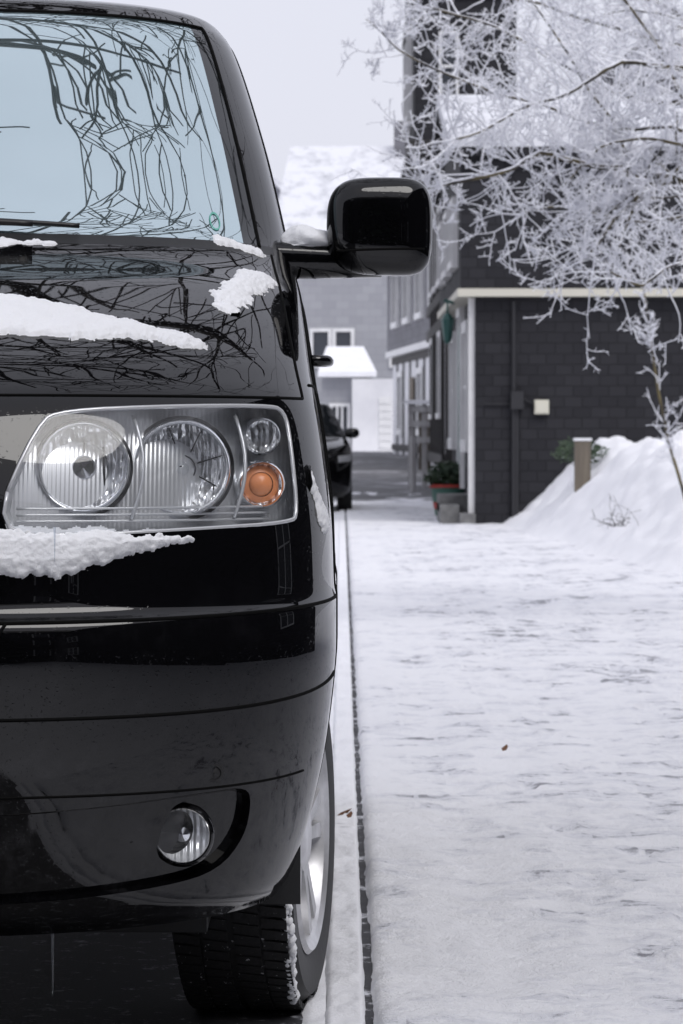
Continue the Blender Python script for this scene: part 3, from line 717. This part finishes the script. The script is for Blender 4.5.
for a,b,mi in ((0,.14,0),(.142,.3,1)):
    for (xa,za,xb,zb) in ((x0,9.0,xm,11.2),(xm,11.2,x1,9.0)):
        mb.add([(xa,D-.6,za+a),(xb,D-.6,zb+a),(xb,D-.6,zb+b),(xa,D-.6,za+b),(xa,61.5,za+a),(xb,61.5,zb+a),(xb,61.5,zb+b),(xa,61.5,za+b)],[(0,1,2,3),(4,7,6,5),(3,2,6,7),(0,4,5,1),(0,3,7,4),(1,5,6,2)],mi)
mb.add([(1.02,D-.14,9.2),(2.45,D-.14,9.2),(xm,D-.14,11.1)],[(0,1,2)],0)
mb.obj('roof',[SL1,SNOWM],B)
# --- House C
p0=Vector((PX(450,68),68,0)); p1=Vector((PX(393,83),83,0)); dv=p1-p0; Lc=dv.length
C=group('white_and_slate_house',(p0.x,p0.y,.35),math.atan2(dv.y,dv.x))
zC=2.25
mb=MB(); mb.box(0,Lc,-7,0,-.5,zC,0); mb.obj('ground_floor',[PLAS],C)
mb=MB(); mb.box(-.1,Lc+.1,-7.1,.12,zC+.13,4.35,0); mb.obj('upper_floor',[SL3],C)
mb=MB(); mb.box(-.12,Lc+.12,-7.1,.16,zC,zC+.128,0); mb.box(-.15,Lc+.15,-7,.20,4.35,4.5,0)
def wloc(x0,x1,z0,z1,Y):
    mb2.box(x0,x1,Y-.02,Y+.012,z0,z1,1)
    mb2.box(x0-.12,x0,Y-.02,Y+.06,z0-.12,z1+.12,0); mb2.box(x1,x1+.12,Y-.02,Y+.06,z0-.12,z1+.12,0); mb2.box(x0,x1,Y-.02,Y+.058,z1,z1+.12,0); mb2.box(x0,x1,Y-.02,Y+.08,z0-.12,z0,0)
    xm=(x0+x1)/2; mb2.box(xm-.05,xm+.05,Y+.013,Y+.04,z0,z1,0)
mb.obj('trim',[WHITE],C)
mb=MB()
for x in np.arange(.1,Lc,1.9): mb.box(x,x+.13,.002,.03,-.1,zC-.16,0)
mb.box(0,Lc,.002,.034,zC-.155,zC-.01,0); mb.box(0,Lc,.002,.032,.25,.38,0)
mb.obj('timbers',[TIMB],C)
mb2=MB()
for x in (1.2,4.6,8.0,11.4): wloc(x,x+1.6,2.95,4.05,.12)
for x in (2.3,6.1,11.7): wloc(x,x+1.2,.7,1.8,0)
mb2.obj('windows',[WHITE,WGL],C)
mb=MB(); mb.box(8.3,9.4,.036,.06,-.2,1.75,0); mb.obj('door',[BWOOD],C)
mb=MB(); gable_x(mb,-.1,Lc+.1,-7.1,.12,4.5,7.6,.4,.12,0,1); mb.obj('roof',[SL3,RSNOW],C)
# --- far grey house
D=100
G=group('grey_slate_house',(PX(283,D),D,.4),R(-6))
w=PX(440,D)-PX(283,D)
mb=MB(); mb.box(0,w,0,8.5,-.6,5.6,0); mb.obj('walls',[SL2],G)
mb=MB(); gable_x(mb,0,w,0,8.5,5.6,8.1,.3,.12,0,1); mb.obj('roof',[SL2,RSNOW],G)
mb=MB()
for x in (.80,1.40): win_y(mb,x,x+.40,2.35,3.2,0,1,1,.09,0,1)
win_y(mb,2.9,3.5,2.35,3.2,0,2,1,.09,0,1)
mb.obj('windows',[WHITE,WGL],G)
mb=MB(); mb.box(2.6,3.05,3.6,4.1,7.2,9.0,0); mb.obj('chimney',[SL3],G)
N=group('grey_gabled_house',(PX(262,112),112,.4),R(4))
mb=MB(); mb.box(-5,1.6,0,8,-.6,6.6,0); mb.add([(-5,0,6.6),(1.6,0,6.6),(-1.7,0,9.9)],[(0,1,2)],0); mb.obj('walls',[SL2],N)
mb=MB()
for xa,za,xb,zb in ((-5.4,6.2,-1.7,9.9),(-1.7,9.9,2.0,6.2)):
    mb.add([(xa,-.3,za),(xb,-.3,zb),(xb,-.3,zb+.22),(xa,-.3,za+.22),(xa,8,za),(xb,8,zb),(xb,8,zb+.22),(xa,8,za+.22)],[(0,1,2,3),(4,7,6,5),(3,2,6,7),(0,4,5,1),(0,3,7,4),(1,5,6,2)],0)
mb.obj('roof',[RSNOW],N)
mb=MB(); win_y(mb,-3,-2,4,5,0,2,1,.12,0,1); mb.obj('windows',[WHITE,WGL],N)
D=93; X_=group('garage_annex',(0,D,.45))
xa,xb,xc=PX(322,D),PX(352,D),PX(396,D)
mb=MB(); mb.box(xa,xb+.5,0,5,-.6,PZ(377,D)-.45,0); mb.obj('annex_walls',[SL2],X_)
mb=MB(); z0,z1=PZ(377,D)-.45,PZ(350,D)-.45
mb.add([(xa-.1,-.3,z0),(xb+.6,-.3,z0),(xb+.3,2.5,z1),(xa+.1,2.5,z1),(xa-.1,-.3,z0+.12),(xb+.6,-.3,z0+.12),(xb+.3,2.5,z1+.14),(xa+.1,2.5,z1+.14)],[(0,1,5,4),(1,2,6,5),(2,3,7,6),(3,0,4,7),(4,5,6,7)],0); mb.obj('snowy_lean_to_roof',[SNOWM],X_)
mb=MB(); mb.box(xb,xc,-.5,5,-.6,PZ(377,D)-.5,0); mb.obj('garage_walls',[PLAS],X_)
mb=MB(); xg0,xg1=PX(379,D),PX(394,D)
for i in range(8): mb.box(xg0,xg1-.08,-.53,-.502,-.05+i*.18,.115+i*.18,0)
mb.obj('garage_door',[WHITE],X_)
mb=MB(); win_y(mb,xa+.25,xb-.12,.1,1.15,0,3,1,.08,0,1); mb.obj('annex_window',[WHITE,WGL],X_)
for (x0,x1,y0,y1,h) in ((-16,-7.5,26,36,5.4),(-17,-8,44,56,6)):
    Q=group('plastered_house'); mb=MB(); mb.box(x0,x1,y0,y1,-.1,h,0); mb.obj('walls',[PLAS],Q)
    mb=MB(); gable_x(mb,x0,x1,y0,y1,h,h+3.2,.4,.12,0,1); mb.obj('roof',[SL3,SNOWM],Q)
    mb=MB()
    for x in np.arange(x0+1,x1-1.2,2.4):
        for z in (1,3.6): win_y(mb,x,x+1,z,z+1.2,y0,2,2,.08,0,1)
    mb.obj('windows',[WHITE,WGL],Q)
# unseen dark houses, added behind and beside the viewpoint to darken the van's reflections
Q=group('unseen_large_slate_house'); mb=MB(); mb.box(-15,11,-22,-10,-.1,9,0); mb.obj('walls',[SL1],Q)
mb=MB(); gable_x(mb,-15,11,-22,-10,9,13,.5,.15,0,None); mb.obj('roof',[SL1],Q)
mb=MB()
for x in (-11.5,5.5): 
    for z in (1.2,4.0,6.6): mb.box(x,x+1.0,-9.99,-9.95,z,z+1.3,1); mb.box(x-.1,x,-9.99,-9.93,z-.1,z+1.4,0); mb.box(x+1,x+1.1,-9.99,-9.93,z-.1,z+1.4,0)
mb.obj('windows',[WHITE,WGL],Q)
Q=group('unseen_slate_house'); mb=MB(); mb.box(6.5,15,-9,13,-.1,6.4,0); mb.obj('walls',[SL1],Q)  # added out of view so the van's front corner reflects something dark
mb=MB(); gable_x(mb,6.5,15,-9,13,6.4,8.4,.3,.15,0,None); mb.obj('roof',[SL1],Q)
mb=MB()
for y in (-7,8.5):
    for z in (1.1,3.9): win_x(mb,y,y+1.1,z,z+1.3,6.5,2,2,.06,0,1)
mb.obj('windows',[WHITE,WGL],Q)
# --- street furniture
D=62; Fg=group('wooden_gate_rail'); mb=MB(); gz=g(D)
xa,xb=PX(411,D),PX(444,D)
for x in (xa,xa+.22,xb): mb.box(x-.045,x+.045,D,D+.09,gz,PZ(400,D) if x<xb else PZ(408,D))
for z in (PZ(409,D),PZ(424,D),PZ(440,D)): mb.box(xa-.05,xb+.06,D-.03,D-.002,z-.05,z+.05)
mb.obj('posts_and_rails',[GWOOD],Fg)
mb=MB(); mb.box(PX(419,D),PX(433,D),D+.3,D+.36,gz+.3,PZ(412,D)); mb.obj('panel',[BWOOD],Fg)
mb=MB(); mb.box(xa-.12,xb+.1,D-.08,D+.12,PZ(404,D),PZ(402,D)+.03); mb.obj('snow_cap',[SNOWM],Fg)
D=46.5; Pn=group('flower_planter'); cx=PX(449,D)
mb=MB(); mb.lathe([(.001,.0),(.17,.0),(.22,.32),(.24,.34),(.21,.345),(.001,.33)],(cx,D,.02),(0,0,1),24,0); mb.lathe([(.184,.08),(.199,.16)],(cx,D,.02),(0,0,1),24,1); mb.lathe([(.23,.35),(.25,.37),(.22,.40)],(cx,D,.0),(0,0,1),24,1)
mb.obj('pot',[M('pot_green',(.05,.13,.10),.5).m,RED],Pn,True,40)
def foliage(name,c,rad,n,size,mat,parent,seed,flat=1.):
    r=random.Random(seed); mb=MB()
    for i in range(n):
        d=Vector((r.gauss(0,1),r.gauss(0,1),r.gauss(0,1))).normalized(); rr=r.uniform(.3,1)**.6
        p=Vector(c)+Vector((d.x*rad[0],d.y*rad[1],d.z*rad[2]))*rr*(1+.25*noise.noise(d*2.5+Vector((seed,0,0))))
        a=Vector((r.gauss(0,1),r.gauss(0,1),r.gauss(0,.7))).normalized(); b=a.orthogonal().normalized(); s=size*r.uniform(.6,1.3)
        mb.add([p-a*s,p-b*s*.35,p+a*s,p+b*s*.35],[(0,1,2,3)])
    return mb.obj(name,[mat],parent)
foliage('plant',(cx,D,.50),(.28,.26,.18),900,.05,EVG,Pn,3)
mb=MB(); mb.tube([(PX(413,60),60,g(60)),(PX(413,60),60,g(60)+.9)],.05,10); mb.obj('bollard',[GWOOD],None,True,40)
D=38.5; x=PX(583,D); Wp=group('wooden_post'); mb=MB(); mb.box(x-.08,x+.08,D,D+.16,.2,PZ(441,D)); mb.obj('post',[BWOOD],Wp)
mb=MB(); mb.box(x-.09,x+.09,D-.01,D+.17,PZ(441,D)+.002,PZ(441,D)+.03); mb.obj('snow_cap',[SNOWM],Wp)
foliage('dry_shrub',(x+.0,D+.6,.85),(.30,.25,.14),400,.035,EVG,None,9)

# ================================================================ trees
ZMIN=[None]
def smooth_path(path,rad,k=3):
    n=len(path); P=[];Rr=[]
    for i in range(n-1):
        p0=path[max(i-1,0)];p1=path[i];p2=path[i+1];p3=path[min(i+2,n-1)]
        for j in range(k):
            t=j/k; P.append(.5*((2*p1)+(p2-p0)*t+(2*p0-5*p1+4*p2-p3)*t*t+(3*p1-p0-3*p2+p3)*t**3)); Rr.append(rad[i]+(rad[i+1]-rad[i])*t)
    P.append(path[-1]); Rr.append(rad[-1]); return P,Rr
def grow(mb,p,d,length,r,depth,rng,thr,mats,grav=0.,wig=.28,spread=.9,kids=(5,7),ratio=.55,minr=.004,spikes=0,smooth=0,ns=5,taper=.7):
    n=max(4,int(5+depth*1.5)); path=[Vector(p)]; rad=[r]; d=Vector(d).normalized(); p=Vector(p)
    for i in range(n):
        if ZMIN[0] and p.z+d.z*length/n*2<ZMIN[0]: d.z=abs(d.z)*.5+.12
        d=(d+Vector((rng.gauss(0,wig),rng.gauss(0,wig),rng.gauss(0,wig)+grav))*.6).normalized(); p=p+d*(length/n)
        path.append(p.copy()); rad.append(max(minr,r*(1-taper*(i+1)/n)))
    if smooth: A_,B_=smooth_path(path,rad,smooth)
    else: A_,B_=path,rad
    mb.tube(A_,B_,ns if r>thr else 4 if r>.01 else 3,mats[0] if r>thr else mats[1],cap=False)
    if spikes and depth<=1:
        for i in range(len(path)-1):
            for _ in range(spikes):
                q=path[i].lerp(path[i+1],rng.random()); dd=Vector((rng.gauss(0,1),rng.gauss(0,1),rng.gauss(0,1)+.5)).normalized()
                mb.tube([q,q+dd*rng.uniform(.012,.04)],[minr*.9,minr*.35],3,mats[1],cap=False)
    if depth<=0: return
    for k in range(rng.randint(*kids)):
        f=rng.uniform(.12,1.)*(len(path)-1); i=min(int(f),len(path)-2); q=path[i].lerp(path[i+1],f-i)
        dd=(path[i+1]-path[i]).normalized(); s=Vector((rng.gauss(0,1),rng.gauss(0,1),rng.gauss(0,1))); s=(s-dd*s.dot(dd)).normalized()
        nd=dd*rng.uniform(.35,.8)+s*spread
        grow(mb,q,nd,length*ratio*rng.uniform(.6,1.2),max(minr,rad[i]*.6),depth-1,rng,thr,mats,grav,wig,spread,kids,ratio,minr,spikes,smooth,ns,taper)
rng=random.Random(11); mb=MB()
def wp_(px,py,D): return Vector((PX(px,D),D,PZ(py,D)))
TX=PX(830,22)
mb.tube([(TX,22,-.1),(TX+.02,22,.8),(TX-.03,22.05,1.6),(TX-.02,22,2.5),(TX+.08,22,3.6),(TX+.0,22,5)],[.14,.115,.10,.09,.07,.04],12,0)
limbs=[([(820,330,22),(760,230,22),(683,178,21.6),(645,186,21.5),(612,222,21.3),(590,255,21.2)],.036,.012,1.1),
 ([(820,300,22),(740,215,21.8),(683,180,21.5),(640,177,21.3),(600,163,21),(540,158,20.8),(482,178,20.5),(424,190,20.4)],.030,.009,1.2),
 ([(820,230,22),(750,140,22),(690,102,22),(645,100,22.2),(600,88,22.3),(545,55,22.5),(490,25,22.6),(430,8,22.6)],.026,.007,1.1),
 ([(830,100,22),(760,70,22.3),(683,18,22.6),(620,-10,22.8),(560,-60,22.8)],.03,.01,1.2),
 ([(820,260,22),(750,240,21),(683,262,20.6),(640,285,20.4),(610,272,20.3)],.016,.006,.9),
 ([(820,150,22),(740,90,21),(683,65,20.6),(620,62,20.4),(560,100,20.3),(500,120,20.2),(455,140,20)],.02,.006,1.2),
 ([(820,120,22),(700,50,22.5),(610,30,23),(540,5,23.4),(470,-20,23.6)],.02,.008,1.2),
 ([(820,210,22),(740,150,21.6),(670,130,21.4),(600,125,21.2),(540,110,21),(470,85,20.9),(400,50,20.8),(366,20,20.8)],.016,.004,.9),
 ([(820,280,22),(760,200,23),(690,215,23.4),(640,225,23.6),(580,205,23.8),(520,215,24)],.016,.006,1.2),
 ([(820,290,22),(750,230,21.4),(700,150,21.2),(650,140,21.1),(600,145,21),(560,190,21)],.018,.006,1.0),
 ([(640,178,21.3),(610,120,21.2),(570,60,21.2),(530,0,21.2)],.012,.005,1),
 ([(683,100,22),(660,50,21.8),(600,-30,21.6)],.012,.006,1)]
for pts,r0,r1,den in limbs:
    path=[]
    for i in range(len(pts)-1):
        a=wp_(*pts[i]); b=wp_(*pts[i+1])
        for q in (0,.5): path.append(a.lerp(b,q)+Vector((rng.gauss(0,.008),rng.gauss(0,.02),rng.gauss(0,.012)))*(1 if i or q else 0))
    path.append(wp_(*pts[-1])); n=len(path); rad=[r0+(r1-r0)*i/(n-1) for i in range(n)]
    A_,B_=smooth_path(path,rad,2); mb.tube(A_,B_,8,0)
    Ln=sum((path[i+1]-path[i]).length for i in range(n-1))
    for k in range(int(Ln*13*den)):
        f=rng.uniform(.18,1)*(n-1); i=min(int(f),n-2); q=path[i].lerp(path[i+1],f-i); dd=(path[i+1]-path[i]).normalized()
        s=Vector((rng.gauss(0,1),rng.gauss(0,.8),rng.gauss(0,1)+.15)).normalized()
        grow(mb,q,dd*.6+s*.9,rng.uniform(.18,.58),max(.007,rad[i]*.45),2,rng,.0095,(0,1),grav=.03,wig=.22,kids=(2,4),minr=.0034,spikes=1,ratio=.5)
mb.obj('frosted_tree',[FBARK,FROST],None,True)
mb=MB(); D=29.5; path=[wp_(690,520,D),wp_(683,490,D),wp_(668,440,D),wp_(658,390,D),wp_(650,340,D),wp_(645,300,D),wp_(640,270,D)]
mb.tube(path,[.014,.013,.012,.011,.009,.007,.004],6,0)
for k in range(42):
    f=rng.uniform(.15,1)*6; i=min(int(f),5); q=path[i].lerp(path[i+1],f-i); s=Vector((rng.gauss(0,1),rng.gauss(0,1),.3)).normalized()
    grow(mb,q,s+Vector((0,0,.7)),rng.uniform(.08,.28),.006,1,rng,.012,(0,1),grav=.05,kids=(1,3),minr=.0035,spikes=1)
mb.obj('frosted_sapling',[FBARK,FROST],None,True)
mb=MB(); q0=wp_(618,520,29)
for k in range(14): grow(mb,q0+Vector((rng.gauss(0,.03),0,-.05)),Vector((rng.gauss(.0,1),rng.gauss(0,.5),.7)),rng.uniform(.1,.28),.003,1,rng,1,(0,0),kids=(1,3),minr=.0018)
mb.obj('dry_twigs',[BARK])
# bare street trees whose crowns overhang the parking strip
ZMIN[0]=4.4
def bare_tree(name,base,seed,height,lean,target,nl=9,sp=(1.6,2.2,.7),dep=3,kids=(4,5)):
    rng=random.Random(seed); mb=MB(); b=Vector(base)
    top=b+Vector((lean[0],lean[1],height*.5)); mb.tube([b,b.lerp(top,.5)+Vector((.08,.05,0)),top],[.24,.20,.17],12,0)
    t=Vector(target)
    for k in range(nl):
        d=(t+Vector((rng.gauss(0,sp[0]),rng.gauss(0,sp[1]),rng.gauss(0,sp[2])))-top); ln=d.length*rng.uniform(1.0,1.3)
        grow(mb,top-Vector((0,0,rng.uniform(0,.4))),d,ln,rng.uniform(.07,.10),dep,rng,.001,(0,0),grav=.0,wig=.16,spread=.85,kids=kids,ratio=.48,minr=.011,smooth=4,ns=6,taper=.72)
    mb.obj(name,[BARK],None,True)
bare_tree('bare_tree',(-4.9,9.0,0),17,9,(.4,.3),(.3,9.6,6.6),9,(2.2,1.6,1.0),3,(3,5))
bare_tree('bare_tree.001',(-5.2,15.0,0),8,9.5,(.3,.2),(-.6,12.8,7.6),7,dep=3,kids=(3,4))
ZMIN[0]=None
for i,(x,y,h) in enumerate([(-3.2,-8,6.5),(2.8,-8.5,7)]):  # unseen spruces, added as dark shapes for the van's front to reflect
    e=group('unseen_spruce_tree')
    mb=MB(); mb.tube([(x,y,0),(x,y,h)],[.18,.03],8); mb.obj('trunk',[BARK],e)
    r=random.Random(i); mb=MB()
    for k in range(2200):
        z=r.uniform(.5,h); rr=(1-z/h)**.8*2.0*r.uniform(.4,1.05)*(1+.2*math.sin(z*7)); a=r.uniform(0,6.283); p=Vector((x+rr*math.cos(a),y+rr*math.sin(a),z))
        o=Vector((math.cos(a),math.sin(a),-.35))*r.uniform(.2,.42); t=Vector((-math.sin(a),math.cos(a),r.uniform(-.3,.3)))*.13
        mb.add([p-o,p-t,p+o,p+t],[(0,1,2,3)])
    mb.obj('needles',[EVG],e)

# ================================================================ light / camera
w=bpy.data.worlds.new('World'); sc.world=w; w.use_nodes=True; nt=w.node_tree; bg=nt.nodes['Background']
sky=nt.nodes.new('ShaderNodeTexSky'); sky.sky_type='NISHITA'; sky.sun_disc=False; sky.sun_elevation=R(52); sky.sun_rotation=R(150); sky.dust_density=4; sky.air_density=1
mx=nt.nodes.new('ShaderNodeMix'); mx.data_type='RGBA'; mx.inputs[0].default_value=.88; mx.inputs[7].default_value=(8.5,8.6,9.7,1)
nt.links.new(sky.outputs[0],mx.inputs[6]); nt.links.new(mx.outputs[2],bg.inputs['Color']); bg.inputs['Strength'].default_value=.1
sl=bpy.data.lights.new('sun','SUN'); sl.energy=1.5; sl.angle=R(30); sl.color=(1,.98,.96); so=link(bpy.data.objects.new('sun',sl))
el,az=R(52),R(150); dirv=Vector((math.sin(az)*math.cos(el),math.cos(az)*math.cos(el),math.sin(el)))
so.rotation_euler=dirv.to_track_quat('Z','Y').to_euler(); so.location=(0,-10,20)
cam=bpy.data.cameras.new('camera'); co=link(bpy.data.objects.new('camera',cam)); sc.camera=co
cam.sensor_fit='VERTICAL'; cam.sensor_height=36; cam.lens=3800*36/1024; cam.clip_start=.1; cam.clip_end=6000
co.location=(0,0,H); co.rotation_euler=(R(90)-math.atan(85/3800),0,0)
cam.dof.use_dof=True; cam.dof.focus_distance=6.75; cam.dof.aperture_fstop=19
